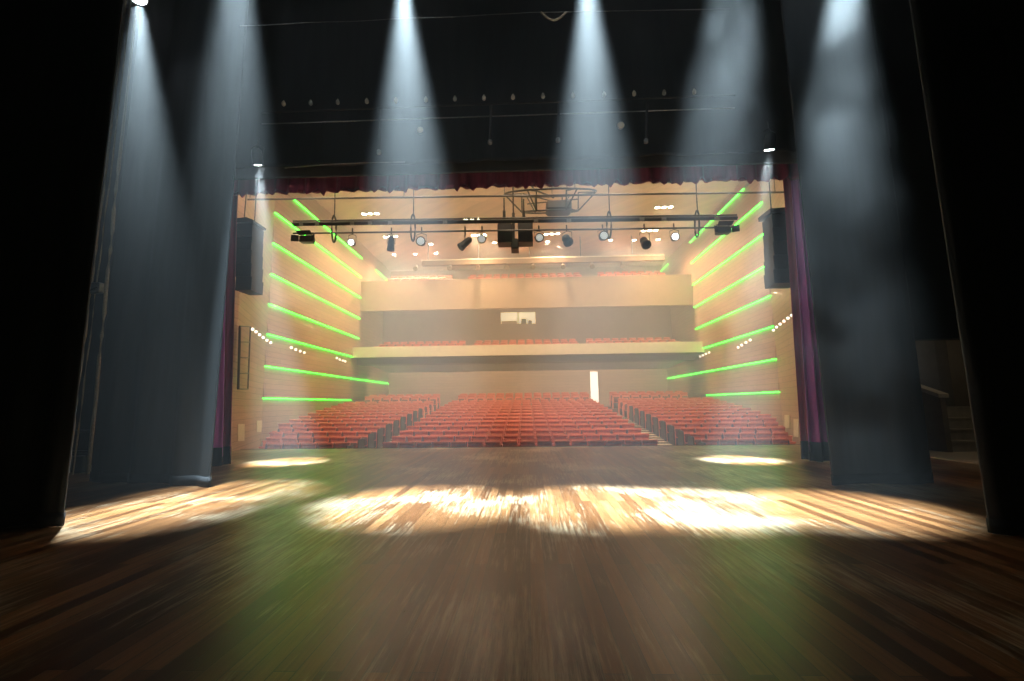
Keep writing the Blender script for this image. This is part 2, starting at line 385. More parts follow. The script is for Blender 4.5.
def seat_parts():
    W = .445
    tilt = Matrix.Translation((0, .10, .40)) @ Matrix.Rotation(rad(-10), 4, 'X')
    back = MB().rbox((-W/2, .01, 0), (W/2, .09, .50), .05, mx=tilt).rbox((-W/2-.008, -.05, .45), (W/2+.008, .10, .56), .045, axis='X', mx=tilt)
    cush = MB(); tc = Matrix.Translation((0, -.02, .36)) @ Matrix.Rotation(rad(-12), 4, 'X')
    cush.rbox((-W/2+.03, 0, 0), (W/2-.03, .09, .40), .06, mx=tc)
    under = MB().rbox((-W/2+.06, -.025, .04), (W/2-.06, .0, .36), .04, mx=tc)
    arms = []
    for s in (-1, 1):
        arms.append(MB().rbox((s*.242-.018, -.20, .0), (s*.242+.018, .14, .60), .03, axis='X').rbox((s*.242-.022, -.24, .585), (s*.242+.022, .12, .63), .02, axis='Z'))
    base = MB().box((-.2, .02, .02), (.2, .08, .38)).box((-.22, -.02, 0), (.22, .16, .03))
    return back, cush, under, arms, base
def make_seat(parent):
    back, cush, under, arms, base = seat_parts()
    back.build('backrest', M['red'], parent, True)
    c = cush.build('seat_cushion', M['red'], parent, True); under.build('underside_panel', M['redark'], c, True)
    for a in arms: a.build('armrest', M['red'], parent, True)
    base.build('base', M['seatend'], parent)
def end_panel_mb():
    return MB().rbox((-.02, -.28, .0), (.02, .36, .86), .10, axis='X')
SEATS = sorted(rows(), key=lambda s: (s[5], abs(s[4])))
proto = None; panel_mesh = end_panel_mb().build('end_panel', M['seatend'])
rest = MB(); bk, cu, un, ar, ba = seat_parts()
def put_rest(x, y, z, p=.56):
    mx = Matrix.Translation((x, y, z)) @ Matrix.Diagonal((p/.535, 1, 1, 1))
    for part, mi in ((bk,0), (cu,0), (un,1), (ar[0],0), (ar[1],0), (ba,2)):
        rest.add([mx @ v for v in part.v], part.f, mi)
n_ind = 0; panel_used = False
for (blk, n, k, m, x, y, z, edge, p) in SEATS:
    if n_ind >= 300:
        put_rest(x, y, z, p); continue
    n_ind += 1
    rowname = 'front row' if n == 0 else '%s row from the stage' % ORD[n]
    lab = 'red theatre seat in %s block, %s, %s from its left end' % (blk, rowname, ORD[k])
    if proto is None:
        proto = empty('theatre_chair', (x, y, z), lab, 'seat', 'red seats in the stalls'); make_seat(proto); o = proto
        kids = list(proto.children); sub = {c.name: list(c.children) for c in kids}
    else:
        o = proto.copy(); COL.objects.link(o); o.location = (x, y, z); o['label'] = lab
        for c in kids:
            c2 = c.copy(); COL.objects.link(c2); c2.parent = o
            for g in sub[c.name]:
                g2 = g.copy(); COL.objects.link(g2); g2.parent = c2
    o.scale = (p/.535, 1, 1)
    if edge:
        if panel_used: e = panel_mesh.copy(); COL.objects.link(e)
        else: e = panel_mesh; panel_used = True
        e.parent = o; e.location = (edge*.29, 0, 0)
# rear stalls block and the rows seen over the balcony fronts
for i in range(2):
    y, z = yrow(NROW)+.6+.9*i, 1.02+.12*i
    for k in range(14): put_rest(-3.95+.60*k, y, z)
    for k in range(8): put_rest(-5.75-.6*k, y, z); put_rest(5.75+.6*k, y, z)
for i in range(3):
    y = 32.0+1.1*i; z = onY(520, 278-2.2*i, y).z-.9
    for k in range(34):
        if k in (8, 9, 24, 25): continue
        put_rest(XL+1.1+.62*k, y, z)
for i in range(3):
    y = 30.6+1.1*i; z = onY(520, 344.5-2.2*i, y).z-.9
    for k in range(34):
        if k in (10, 23): continue
        put_rest(XL+1.1+.62*k, y, z)
o = rest.build('theatre_chairs', [M['red'], M['redark'], M['seatend']], None, True)
tag(o, 'red theatre seats in the farther stalls rows and on both balconies', 'seats', 'red seats in the stalls', 'stuff')
# rakes that carry the balcony seats
mb = MB()
for i in range(3):
    y = 32.0+1.1*i; z = onY(520, 278-2.2*i, y).z-.9; mb.box((XL, y-.5, z-.8), (XR, y+.6, z))
    y = 30.6+1.1*i; z = onY(520, 344.5-2.2*i, y).z-.9; mb.box((XL, y-.5, z-.35), (XR, y+.6, z))
tag(mb.build('floor_balcony', M['carpet']), 'dark carpeted rakes under the balcony seats', 'floor', None, 'structure')
# ======================================================================= STAGE DRAPES
def drape(name, p0, p1, z0, z1, material, label, cat, pleat=.05, wl=.5, n=60, hemz=None, flare=0, group=None, scallop=0, thick=.02, seed=0, top=None):
    """A hanging cloth from p0 to p1 (x, y) with folds; a weighted hem pocket at its foot as a part."""
    rnd = random.Random(seed); ph = [rnd.uniform(0, 6.28) for _ in range(6)]
    a, b = Vector((p0[0], p0[1], 0)), Vector((p1[0], p1[1], 0)); d = (b-a); Ln = d.length; d.normalize(); nn = Vector((-d.y, d.x, 0))
    ta, tb = (Vector((top[0], a.y, 0)), Vector((top[1], b.y, 0))) if top else (a, b)
    def base(s, z):
        q = min(1, (z-z0)/(6.8-z0)) if top else 0
        return a.lerp(b, s).lerp(ta.lerp(tb, s), q)
    def prof(s, z):
        t = s*Ln
        return pleat*(math.sin(2*PI*t/wl+ph[0]) + .5*math.sin(2*PI*t/(wl*.61)+ph[1]) + .35*math.sin(2*PI*t/(wl*2.3)+ph[2]+.15*z))*(1+flare*max(0, 1-(z-z0)/2.5))
    zs = [z0 + (z1-z0)*(i/14.0)**1.6 for i in range(15)]
    def sheet(zlist, off, foot):
        return [[base(s, z) + nn*(prof(s, z)+off) + Vector((0,0, z + (foot(s) if i == 0 else 0))) for s in [k/n for k in range(n+1)]] for i, z in enumerate(zlist)]
    foot = (lambda s: scallop*(abs(math.sin(PI*s*Ln/.42+ph[3]))*.7 + .3*math.sin(PI*s*Ln/.17+ph[4]))) if scallop else (lambda s: .01*math.sin(7*s+ph[3]))
    def solid(zlist, th):
        A = sheet(zlist, -th/2, foot); B = sheet(zlist, th/2, foot); mb = MB(); w = n+1; h = len(zlist)
        vs = [v for r in A for v in r] + [v for r in B for v in r]; o = w*h; fs = []
        for i in range(h-1):
            for k in range(n):
                fs.append((i*w+k, i*w+k+1, (i+1)*w+k+1, (i+1)*w+k)); fs.append((o+i*w+k, o+(i+1)*w+k, o+(i+1)*w+k+1, o+i*w+k+1))
        for k in range(n):
            fs.append((k, o+k, o+k+1, k+1)); t = (h-1)*w; fs.append((t+k, t+k+1, o+t+k+1, o+t+k))
        for i in range(h-1):
            fs.append((i*w, (i+1)*w, o+(i+1)*w, o+i*w)); e = w-1; fs.append((i*w+e, o+i*w+e, o+(i+1)*w+e, (i+1)*w+e))
        return mb.add(vs, fs)
    e = empty(name, ((a.x+b.x)/2, (a.y+b.y)/2, z0), label, cat, group)
    local(solid(zs, thick), e).build('cloth', material, e, True)
    if hemz: local(solid([z0-.0, z0+hemz*.5, z0+hemz], thick+.03), e).build('hem', M['hem'], e, True)
    return e
L0, L1 = (-8.35, 8.85), (-5.38, 8.15)
drape('leg_curtain', L0, L1, .012, 11.5, M['drape'], 'grey-black leg curtain hanging at the left beside the purple curtain', 'curtain', pleat=.03, wl=.9, hemz=.17, flare=.8, seed=3)
drape('leg_curtain', (5.22, 7.95), (6.95, 8.0), .012, 11.5, M['drape'], 'grey-black leg curtain hanging at the right beside the purple curtain', 'curtain', pleat=.025, wl=1.1, hemz=.17, flare=.5, seed=5)
drape('leg_curtain', (-9.2, 5.7), (-5.36, 5.52), .012, 11.5, M['drape'], 'pitch-black leg curtain nearest on the left edge of the stage', 'curtain', pleat=.04, wl=.7, hemz=.15, flare=.8, seed=9)
drape('leg_curtain', (5.02, 5.12), (9.2, 5.3), .012, 11.5, M['drape'], 'pitch-black leg curtain nearest on the right edge of the stage', 'curtain', pleat=.04, wl=.7, hemz=.15, flare=.8, seed=11)
# purple house curtain, drawn to both sides
def xat(x, y, Y): return onY(x, y, Y).x
for (sgn, w, pur, mar) in ((-1, 'left', (205, 221, 218, 227), (214, 231.5, 216, 239.5)), (1, 'right', (838, 811, 806, 792), (822, 802.5, 800, 784.5))):
    Y = 10.8
    drape('house_curtain', (xat(pur[0], 466, Y), Y), (xat(pur[1], 466, Y), Y), .03, 11.0, M['purple'], 'purple velvet house curtain gathered in tight folds at the %s of the opening' % w, 'curtain', pleat=.06, wl=.30, n=70, hemz=.42, seed=21+sgn, top=(xat(pur[2], 190, Y), xat(pur[3], 190, Y)))
    Y = 11.1
    drape('tormentor_curtain', (xat(mar[0], 464, Y), Y), (xat(mar[1], 464, Y), Y), .03, 11.0, M['maroon'], 'dark maroon curtain edge between the purple curtain and the opening on the %s' % w, 'curtain', pleat=.04, wl=.26, n=60, hemz=.42, seed=24+sgn, top=(xat(mar[2], 190, Y), xat(mar[3], 190, Y)))
vz = onY(512, 186, 10.45).z; vt = onY(512, 171, 10.45).z
drape('valance', (-8.4, 10.62), (8.2, 10.62), vz, 11.0, M['maroon'], 'maroon pleated valance with a ragged hem across the top of the opening', 'valance', pleat=.05, wl=.42, n=420, scallop=.2, seed=31)
bz = onY(512, 160, 9.75).z
drape('border_curtain', (-8.6, 9.75), (8.4, 9.75), bz, 12.5, M['drape'], 'wide black border curtain hanging above the valance', 'curtain', pleat=.03, wl=1.3, n=120, seed=33)
pz0, pz1 = onY(512, 171, 10.2).z, onY(512, 158, 10.2).z
tag(MB().box((-8.5, 10.15, pz0), (8.3, 10.22, pz1+.6)).tube([(-8.5,10.18,pz0),(8.3,10.18,pz0)], .03).build('valance_board', mat('pelmet_grey', (.075,.07,.062), .8, var=.1)), 'dark grey pelmet board between border curtain and valance', 'pelmet')

# ======================================================================= STAGE RIGGING
def seg(mb, x0, y0, x1, y1, Y, r, n=8):
    return mb.tube([onY(x0, y0, Y), onY(x1, y1, Y)], r, n)
Yb = 9.2
e = empty('lamp_batten', onY(500, 105, Yb), 'upper batten with a row of small bulbs before the black border', 'batten')
local(seg(MB(), 262, 112.5, 735, 95, Yb, .022), e).build('pipe', M['metal'], e)
xs = [284, 311, 338, 367, 396, 426, 455, 484, 513, 543, 573, 604, 634, 664, 694]
for i, x in enumerate(xs):
    y = 105.5 - (x-340)*.0285 - 1.0
    p = onY(x, y, Yb)
    b = local(MB().lathe([(.012,.10),(.030,.07),(.045,.03),(.04,-.01),(.015,-.035)], Matrix.Translation(p+Vector((0,-.02,.02))), 10), e).build('bulb', M['plaster'] if i % 4 else M['pale'], e, True)
e = empty('hanging_batten', onY(500, 116, Yb+.1), 'lower batten with drop pipes before the black border', 'batten')
local(seg(MB(), 262, 124, 735, 108, Yb+.1, .014), e).build('pipe', M['steel'], e)
for (x, y0, y1) in ((380, 105, 152), (491, 103, 142), (559, 104, 140), (647, 103, 141)):
    local(seg(MB(), x, y0, x-1, y1, Yb+.1, .03), e).build('drop_pipe', M['metal'], e)
    local(MB().lathe([(.02,.06),(.05,.03),(.05,-.04),(.02,-.06)], Matrix.Translation(onY(x-1, y1, Yb+.1)), 10), e).build('drop_end', M['steel'], e, True)
tag(MB().tube([onY(240+ t*270/20, 26 - 12*t/20 + 0.35*math.sin(t*.9), 7.9) for t in range(21)] + [onY(530+t*25, 12.5-.45*t, 7.9) for t in range(9)], .007, 6).build('hanging_cable', M['steel']), 'thin pale cable slung across the top of the picture', 'cable')
pts = [onY(541 + 25*t/10, 12 + 8*math.sin(PI*t/10), 7.85) for t in range(11)]
tag(MB().tube(pts, .02, 6).build('hanging_cable_loop', M['rope']), 'short slack rope loop hanging under the thin cable', 'cable')
pts = [onY(285 + t*8, 168 - 5*math.sin(min(1, t/11)*PI/2) - (.15*max(0, t-8)), 9.6) for t in range(16)]
tag(MB().tube(pts, .012, 6).build('hanging_cable', M['steel']), 'thin drooping cable along the foot of the black border', 'cable')
for (x, y, s, w) in ((420, 130, .085, 'pale round work lamp on the black border, the one inside a beam'), (621, 125, .085, 'pale round work lamp on the black border, right of centre')):
    p = onY(x, y, 9.4); e = empty('work_lamp', p, w, 'lamp')
    mx = Matrix.Rotation(rad(90), 4, 'X')
    MB().lathe([(s*.4,-.09),(s*.9,-.05),(s,0)], mx, 16).build('housing', M['steel'], e, True)
    MB().lathe([(s*.9,0),(s*.7,.03),(s*.2,.045)], mx, 16).build('lens', M['pale'], e, True)
    MB().tube([(0,.02,0),(0,.05,.32)], .012, 6).build('hanger', M['metal'], e)

# spotlights with their beams
def spotlight(apex, target, label, power, angle, col, size=1.0, blend=1.0, soft=.10):
    apex, target = Vector(apex), Vector(target); d = (target-apex).normalized(); q = aim(d).to_matrix().to_4x4()
    e = empty('spotlight', apex - d*.25*size, label, 'spotlight', 'spotlights over the stage')
    r = .14*size
    MB().lathe([(r*.45,.22*size),(r*.85,.17*size),(r,.05*size),(r,-.20*size),(r*1.08,-.21*size),(r*1.08,-.235*size),(r*.9,-.235*size),(r*.9,-.10*size),(.01,-.10*size)], q, 20).build('housing', M['metal'], e, True)
    MB().lathe([(r*.2,-.180*size),(r*.86,-.195*size),(r*.86,-.215*size),(r*.3,-.222*size)], q, 20).build('lens', M['lamp'], e, True)
    side = q.to_3x3() @ Vector((1,0,0)); upv = Vector((0,0,.36*size))
    MB().tube([side*r*1.15, side*r*1.2+upv*.7, upv, -side*r*1.2+upv*.7, -side*r*1.15], .013, 8).tube([upv, upv+Vector((0,0,.16))], .02, 8).build('yoke', M['metal'], e)
    light('beam', 'SPOT', apex, power, col, soft, d, angle, blend)
    return e
COOL = (.66, .87, 1.0)
Yl = 7.4
BEAMS = [((139, 0), Yl, (150, 512), 'small lit spotlight at the top left corner over the left leg', .7, 18),
         ((238, -110), Yl, (226, 494), 'spotlight above the frame throwing the second beam from the left', .95, 17),
         ((403, -30), Yl, (420, 503), 'spotlight at the top throwing the third beam from the left', 1.0, 20.5),
         ((587, -45), Yl, (600, 503), 'spotlight at the top throwing the third beam from the right', 1.0, 20),
         ((742, -140), Yl, (690, 505), 'spotlight above the frame throwing the second beam from the right', 1.25, 16),
         ((847, -95), Yl, (832, 507), 'spotlight at the top right throwing the smoky beam onto the right leg', 1.4, 16.5)]
BP = 84000
for (a, Y, t, lab, k, ang) in BEAMS:
    spotlight(onY(a[0], a[1], Y), onZ(t[0], t[1], 0), lab, BP*k, ang, COOL)
for (a, t, lab) in (((258, 166), (286, 462), 'small dazzling spotlight at the left corner of the valance'), ((769, 151), (742, 460), 'small dazzling spotlight at the right corner of the valance')):
    spotlight(onY(a[0], a[1], 9.3), onZ(t[0], t[1], 0), lab, 60000, 18, (.75,.92,1.0), .8)
# batten carrying the six spotlights
zb = onY(404, -6, Yl).z
tag(MB().tube([(-8.5, Yl-.1, zb+1.35), (8.5, Yl-.1, zb+1.35)], .03).build('spot_batten', M['metal']), 'long black pipe high over the stage that carries the spotlights', 'batten')

# ======================================================================= FRONT-OF-HOUSE TRUSS (beyond the opening)
Yt = 14.2
e = empty('pipe_batten', onY(512, 195, 14.75), 'thin dark pipe hung across the whole opening above the truss', 'batten')
local(seg(MB(), 230, 199.8, 800, 192, 14.75, .035), e).build('pipe', M['metal'], e)
for x, y in ((250, 185), (404, 184), (552, 182), (775, 182)): local(MB().tube([onY(x, 198-(x-238)*.0125, 14.75), onY(x, y, 14.75)+Vector((0,0,1.5))], .012, 6), e).build('hanger', M['metal'], e)
e = empty('lighting_truss', onY(512, 225, Yt), 'flat dark lighting truss with lamps hanging in the opening', 'truss')
yl = lambda x, b: b - (x-293)*.0140
local(MB().tube([onY(293, 224, Yt), onY(737, yl(737, 224), Yt)], .075, 4), e).build('main_rail', M['metal'], e)
local(seg(MB(), 293, 221, 737, yl(737, 221), Yt, .025), e).build('upper_rail', M['metal'], e)
local(seg(MB(), 293, 233.5, 737, yl(737, 233.5), Yt, .03), e).build('lower_rail', M['metal'], e)
for x in (301, 317, 352, 370, 390, 445, 536, 569, 642, 664, 717): local(MB().box(onY(x-2.2, yl(x, 225.5), Yt-.09), onY(x+2.2, yl(x, 222.7), Yt-.07)), e).build('name_plate', M['steel'], e)
for x in (334, 413, 609, 697):
    yy = yl(x, 217); pts = []
    for k in range(20):
        a = 2*PI*k/20; pts.append(onY(x+2.2*math.cos(a), yy+12.5-13.5*math.sin(a), Yt))
    local(MB().tube(pts, .03, 6, closed=True), e).build('cable_loop', M['metal'], e)
    local(MB().tube([onY(x+.5, yl(x, 218), Yt), onY(x, yl(x, 186), Yt)+Vector((0,0,2.0))], .018, 6), e).build('hanger', M['metal'], e)
def par(x, y, d, label, lens, r=.15, ln=.34, Y=Yt):
    c = onY(x, y, Y); e = empty('hanging_theatre_lamp', c, label, 'lamp', 'lamps on the front truss')
    q = aim(d).to_matrix().to_4x4()
    MB().lathe([(r*.4,ln*.55),(r*.8,ln*.45),(r*.92,ln*.1),(r,-.25*ln),(r*1.12,-.27*ln),(r*1.12,-.45*ln),(r*.95,-.45*ln),(r*.9,-.3*ln),(.01,-.3*ln)], q, 18).build('housing', M['metal'], e, True)
    MB().lathe([(r*.3,-.33*ln),(r*.88,-.38*ln),(r*.88,-.41*ln),(r*.4,-.43*ln)], q, 18).build('lens', M[lens], e, True)
    sd = q.to_3x3() @ Vector((1,0,0)); ztop_ = onY(x, yl(x, 232), Y).z - c.z
    MB().tube([sd*r*1.1, sd*r*1.15+Vector((0,0,ztop_*.6)), Vector((0,0,ztop_*.75)), -sd*r*1.15+Vector((0,0,ztop_*.6)), -sd*r*1.1], .012, 6).tube([(0,0,ztop_*.75),(0,0,ztop_+.1)], .025, 6).build('yoke', M['metal'], e)
par(352, 243, (.1,-1,-.15), 'small brightly lit lamp on the truss, near its left end', 'litlens', .11, .3)
par(391, 244, (-.25,.6,-1), 'dark can lamp tilted down on the truss, second can from the left', 'metal', .11, .5)
par(421.5, 242, (.0,-1,-.1), 'round-lensed lamp on the truss inside the left beam', 'dimlens', .14, .3)
par(465, 243.5, (-1,-.3,-1.0), 'dark can lamp on the truss tilted to the left of the hanging speakers', 'metal', .12, .5)
par(482, 239.5, (-.0,-1,-.2), 'round lamp on the truss touching the left hanging speaker', 'dimlens', .13, .3)
par(539, 238.5, (.1,-1,-.1), 'round lamp on the truss touching the right hanging speaker', 'dimlens', .13, .3)
par(567, 240, (.5,1,-.35), 'dark round lamp on the truss facing away under the round frame', 'metal', .15, .34)
par(603, 236.5, (.1,-1,-.1), 'round-lensed lamp on the truss inside the right beam', 'dimlens', .14, .3)
par(645, 242.5, (.1,-.8,-.9), 'dark lamp tilted steeply down on the truss right of the beam', 'metal', .14, .4)
par(674.5, 237.5, (-.1,-1,-.1), 'small brightly lit lamp on the truss, near its right end', 'litlens', .12, .3)
def flood(x, y, label, Y=Yt):
    c = onY(x, y, Y); e = empty('barndoor_floodlight', c, label, 'floodlight', 'barndoor floodlights on the front truss')
    MB().rbox((-.22,-.12,-.11), (.22,.14,.11), .04).build('housing', M['metal'], e)
    MB().box((-.19,-.135,-.08), (.19,-.12,.08)).build('lens', M['seatend'], e)
    for s in (-1, 1):
        MB().prism([(s*.22,-.12,-.11),(s*.22,-.12,.11),(s*.38,-.30,.06),(s*.38,-.30,-.15)], (s*.012,.012,0)).build('barn_door', M['metal'], e)
    MB().prism([(-.22,-.12,.11),(.22,-.12,.11),(.24,-.3,.19),(-.24,-.3,.19)], (0,.0,.012)).build('barn_door', M['metal'], e)
    MB().tube([(-.2,0,.0),(-.2,0,.2),(.2,0,.2),(.2,0,.0)], .012, 6).build('yoke', M['metal'], e)
flood(307, 239.5, 'wide barndoor floodlight under the left end of the truss'); flood(723, 230.5, 'wide barndoor floodlight under the right end of the truss')
# two hanging speakers with a small one between
def hung_speaker(x0, y0, x1, y1, Y, label, pole=None):
    a, b = onY(x0, y1, Y), onY(x1, y0, Y); w, h = b.x-a.x, b.z-a.z
    e = empty('hanging_speaker', ((a.x+b.x)/2, Y, a.z), label, 'speaker', 'speakers hanging over the front stalls')
    MB().prism([(-w/2,-.2,0),(w/2,-.2,0),(w/2,-.2,h*.88),(w*.3,-.2,h),(-w*.3,-.2,h),(-w/2,-.2,h*.88)], (0,.5,0)).build('cabinet', M['metal'], e)
    MB().rbox((-w*.42,-.225,h*.05),(w*.42,-.2,h*.84), .03).build('grille', M['grille'], e)
    if pole:
        p = onY(pole[0], pole[1], Y) - e.location
        MB().tube([(p.x,0,h*.98),(p.x,0,p.z)], .025, 8).tube([(p.x,0,p.z*.5+h*.5),(p.x,0,h)], .05, 8).build('pole', M['metal'], e)
hung_speaker(498, 224, 512.2, 244.5, 14.6, 'dark box speaker hanging over the stalls, left of the pair', (504, 198))
hung_speaker(518.2, 223, 532.6, 244, 14.6, 'dark box speaker hanging over the stalls, right of the pair', (523.5, 199))
hung_speaker(511.2, 240.5, 518.6, 250.5, 14.75, 'small dark speaker hanging lowest between the two boxes', (513, 186))
# round truss frame
cR = onY(550, 203, 15.6); e = empty('round_truss', cR, 'round black truss frame hanging above the pair of speakers', 'truss')
R1 = (onY(605, 198, 15.6).x - onY(514, 198, 15.6).x)/2; n = 10
zt, zb_ = onY(550, 197, 15.6).z - cR.z, onY(550, 219, 15.6).z - cR.z
RT = Matrix.Rotation(rad(21), 3, 'X')
def rp(x, y, z): return RT @ Vector((x, y, z))
zt, zb_ = .34, -.30
def ringp(r, z, n=30): return [rp(r*math.cos(2*PI*k/n), r*math.sin(2*PI*k/n), z) for k in range(n)]
r2 = R1*.62
MB().tube(ringp(R1, zt), .032, 6, closed=True).build('top_ring', M['metal'], e)
MB().tube(ringp(r2, zb_), .032, 6, closed=True).build('lower_ring', M['metal'], e)
for k in range(6):
    a = 2*PI*k/6; ca, sa = math.cos(a), math.sin(a)
    MB().tube([rp(R1*ca, R1*sa, zt), rp(r2*ca, r2*sa, zb_)], .026, 6).build('strut', M['metal'], e)
    MB().tube([rp(r2*ca, r2*sa, zt), rp(r2*ca, r2*sa, zb_)], .022, 6).tube([rp(r2*ca, r2*sa, zt), rp(R1*ca, R1*sa, zt)], .02, 6).build('post', M['metal'], e)
MB().tube([rp(-R1*.6,-.1,zt),rp(R1*.2,.1,0),rp(R1*.6,.2,zb_)], .022, 6).tube([rp(-R1*.5,.2,0),rp(R1*.6,-.1,.1)], .022, 6).build('brace', M['metal'], e)
MB().rbox((-.15,-.35,zb_-.08),(.75,.35,zb_+.27), .12, axis='Z').build('hoist', M['metal'], e)
MB().tube([(-R1*.6, .1, zt+1.2), (-R1*.52,.1,zt+.6), (-R1*.3,.1,zt+.2), (R1*.1,.1,zt-.1)], .03, 6).build('cable', M['metal'], e)
for a in (PI, .35*PI, -.35*PI):
    p = rp(R1*math.cos(a), R1*math.sin(a), zt); MB().tube([p, Vector((p.x, p.y, ZC-cR.z))], .012, 6).build('hanger', M['metal'], e)

# ======================================================================= LINE-ARRAY SPEAKERS BY THE OPENING
def line_array(x0, y0, x1, y1, Y, label, sgn):
    a, b = onY(x0, y1, Y), onY(x1, y0, Y); w, h = b.x-a.x, b.z-a.z; n = 5
    e = empty('line_array_speaker', ((a.x+b.x)/2, Y, a.z), label, 'speaker', 'line arrays at the sides of the opening')
    for i in range(n):
        z0, z1 = h*.92*i/n, h*.92*(i+1)/n-.012
        k = -.10*sgn*(1-(i/n))**2
        MB().prism([(-w/2+k,-.22,z0),(w/2+k,-.22,z0),(w*.42+k,.45,z0),(-w*.42+k,.45,z0)], (0,0,z1-z0)).build('cabinet', M['grille'], e)
    MB().prism([(-w*.55,-.24,h*.93),(w*.55,-.24,h*.93),(w*.55,-.24,h*.96),(w*.1,-.24,h),(-w*.55,-.24,h*.985)], (0,.7,0)).build('flying_frame', M['metal'], e)
    for s in (-1, 1): MB().tube([(s*w*.35,0,h*.97),(s*w*.3,0,h+2.0)], .015, 6).build('hanger', M['metal'], e)
line_array(236.5, 220, 257, 292, 13.2, 'tall dark line-array speaker hanging at the left of the opening', -1)
line_array(774, 210, 795, 285, 13.2, 'tall dark line-array speaker hanging at the right of the opening', 1)

# ======================================================================= WALL FITTINGS
def on_left(x, y, off=.0):     # sight line meets the left splay
    d = PL1-PL0; nrm = Vector((d.y, -d.x, 0)).normalized(); r = ray(x, y); t = (PL0-CAM).dot(nrm)/r.dot(nrm); return CAM + r*t + nrm*off
def on_right(x, y, off=.0):
    d = PR1-PR0; nrm = Vector((-d.y, d.x, 0)).normalized(); r = ray(x, y); t = (PR0-CAM).dot(nrm)/r.dot(nrm); return CAM + r*t + nrm*off
def wall_lamp(p, d, label, grp, r=.085):
    e = empty('wall_lamp', p, label, 'lamp', grp); q = aim(d).to_matrix().to_4x4()
    MB().lathe([(r*.5,.16),(r*.9,.12),(r,.0),(r*.95,-.05)], q, 12).build('housing', M['steel'], e, True)
    MB().lathe([(r*.9,-.05),(r*.75,-.075),(r*.3,-.09)], q, 12).build('bulb', M['bulb'], e, True)
    MB().tube([(0,0,0),-Vector(d)*.14+Vector((0,0,-.05))], .02, 6).build('bracket', M['metal'], e)
for side, w in ((-1,'left'), (1,'right')):
    hi = [(247.5,329), (251,331.5), (254.8,334.5), (258.5,337.3), (262.5,340), (266.5,342.5)] if side < 0 else [(797,315), (793,317.8), (788.8,320.8), (784.7,323.8), (781,326.8), (777.8,329.8)]
    for i, (x, y) in enumerate(hi):
        p = (on_left if side < 0 else on_right)(x, y, .18)
        wall_lamp(p, (-side*.3,-1,-.25), '%s lamp from the stage in the sloping row on the %s splayed panel' % (ORD[i], w), 'lamps in six on the splayed wall panels', .065)
    for nm, pts in (('nearer', [(291.5,347.5),(296,349.5),(300.5,351),(304.5,352.5)] if side < 0 else [(750,340),(745.7,342.5),(741.5,345),(738,347.3)]),
                    ('farther', [(337,358),(340,359.5),(342.8,360.5),(345.5,361.3)] if side < 0 else [(709,352.5),(705.8,353.8),(702.8,355.2),(700,356.5)])):
        for i, (x, y) in enumerate(pts):
            p = onX(x, y, (XL if side < 0 else XR)-side*.12)
            wall_lamp(p, (-side*.3,-1,-.25), '%s lamp from the stage in the %s four on the %s wall' % (ORD[i], nm, w), 'lamps in fours on the side walls', .07)
# ladder-shaped bracket on the left splay
c = [on_left(236.3, 326, .1), on_left(247.2, 326.5, .1), on_left(244.7, 389, .1), on_left(234.5, 389, .1)]
e = empty('ladder_frame', c[3], 'narrow black ladder frame fixed to the left splayed panel', 'frame')
local(MB().tube([c[0], c[3]], .035, 6), e).build('rail', M['metal'], e); local(MB().tube([c[1], c[2]], .025, 6), e).build('rail', M['metal'], e)
for t in (0, .25, .5, .75, 1.0): local(MB().tube([c[0].lerp(c[3], t), c[1].lerp(c[2], t)], .022, 6), e).build('rung', M['metal'], e)
dn = (PL1-PL0).normalized()*.10
local(MB().prism([c[0]+Vector((0,0,-.05)), c[3], c[3]+dn*1.6, c[0]+dn*1.6+Vector((0,0,-.05))], (.03,-.02,0)), e).build('cable_bundle', M['grille'], e)
# pale panels low on the walls
def pale_panel(f, x0, y0, x1, y1, label, cat='panel'):
    a, b, c_, d = f(x0, y0, .02), f(x1, y0, .02), f(x1, y1, .02), f(x0, y1, .02)
    nrm = (b-a).cross(d-a).normalized()*.02
    e = MB().prism([a, b, c_, d], nrm).build('wall_panel', M['pale']); tag(e, label, cat, 'pale panels low on the hall walls')
pale_panel(on_left, 237.5, 424, 244, 441, 'pale upright panel at the near end of the left splayed wall')
pale_panel(on_left, 256.5, 420.5, 261.5, 432, 'pale upright panel near the far end of the left splayed wall')
pale_panel(on_right, 785, 415, 790, 428, 'pale upright panel near the far end of the right splayed wall')
pale_panel(on_right, 794, 419, 799, 437, 'pale upright panel at the near end of the right splayed wall')
# ======================================================================= CEILING DOWNLIGHTS
trio = [(370.5,213,6.3), (390.5,236,5.2), (472,218,6.2), (479,234.5,5.6), (552,233.3,5.8), (664,206.5,6.5), (649.5,230,6.0)]
single = [(394,254), (415,253.5), (436,252.8), (494.5,242), (547.5,241), (610.5,239.5), (634,239.5), (658,239), (431,243.5)]
def downlight(p, label, grp):
    e = empty('downlight', p, label, 'downlight', grp)
    MB().lathe([(.19,.0),(.19,-.05),(.15,-.06),(.14,-.02)], None, 16).build('trim_ring', M['pale'], e, True)
    MB().lathe([(.02,-.075),(.12,-.065),(.135,-.04),(.10,-.03)], None, 14).build('lens', M['down'], e, True)
tn = ['over the left of the hall, nearest the valance', 'over the left of the hall, farther back', 'left of the hanging speakers, nearer', 'left of the hanging speakers, just below the truss', 'right of the hanging speakers', 'over the right of the hall, nearest the valance', 'over the right of the hall, farther back']
HALL = []
for i, (x, y, dx) in enumerate(trio):
    for j in (-1, 0, 1):
        p = onZ(x+j*dx, y-j*.3, ZC-.02); downlight(p, '%s downlight of the ceiling three %s' % (('leftmost','middle','rightmost')[j+1], tn[i]), 'ceiling downlights in threes')
        if j == 0: HALL.append(p)
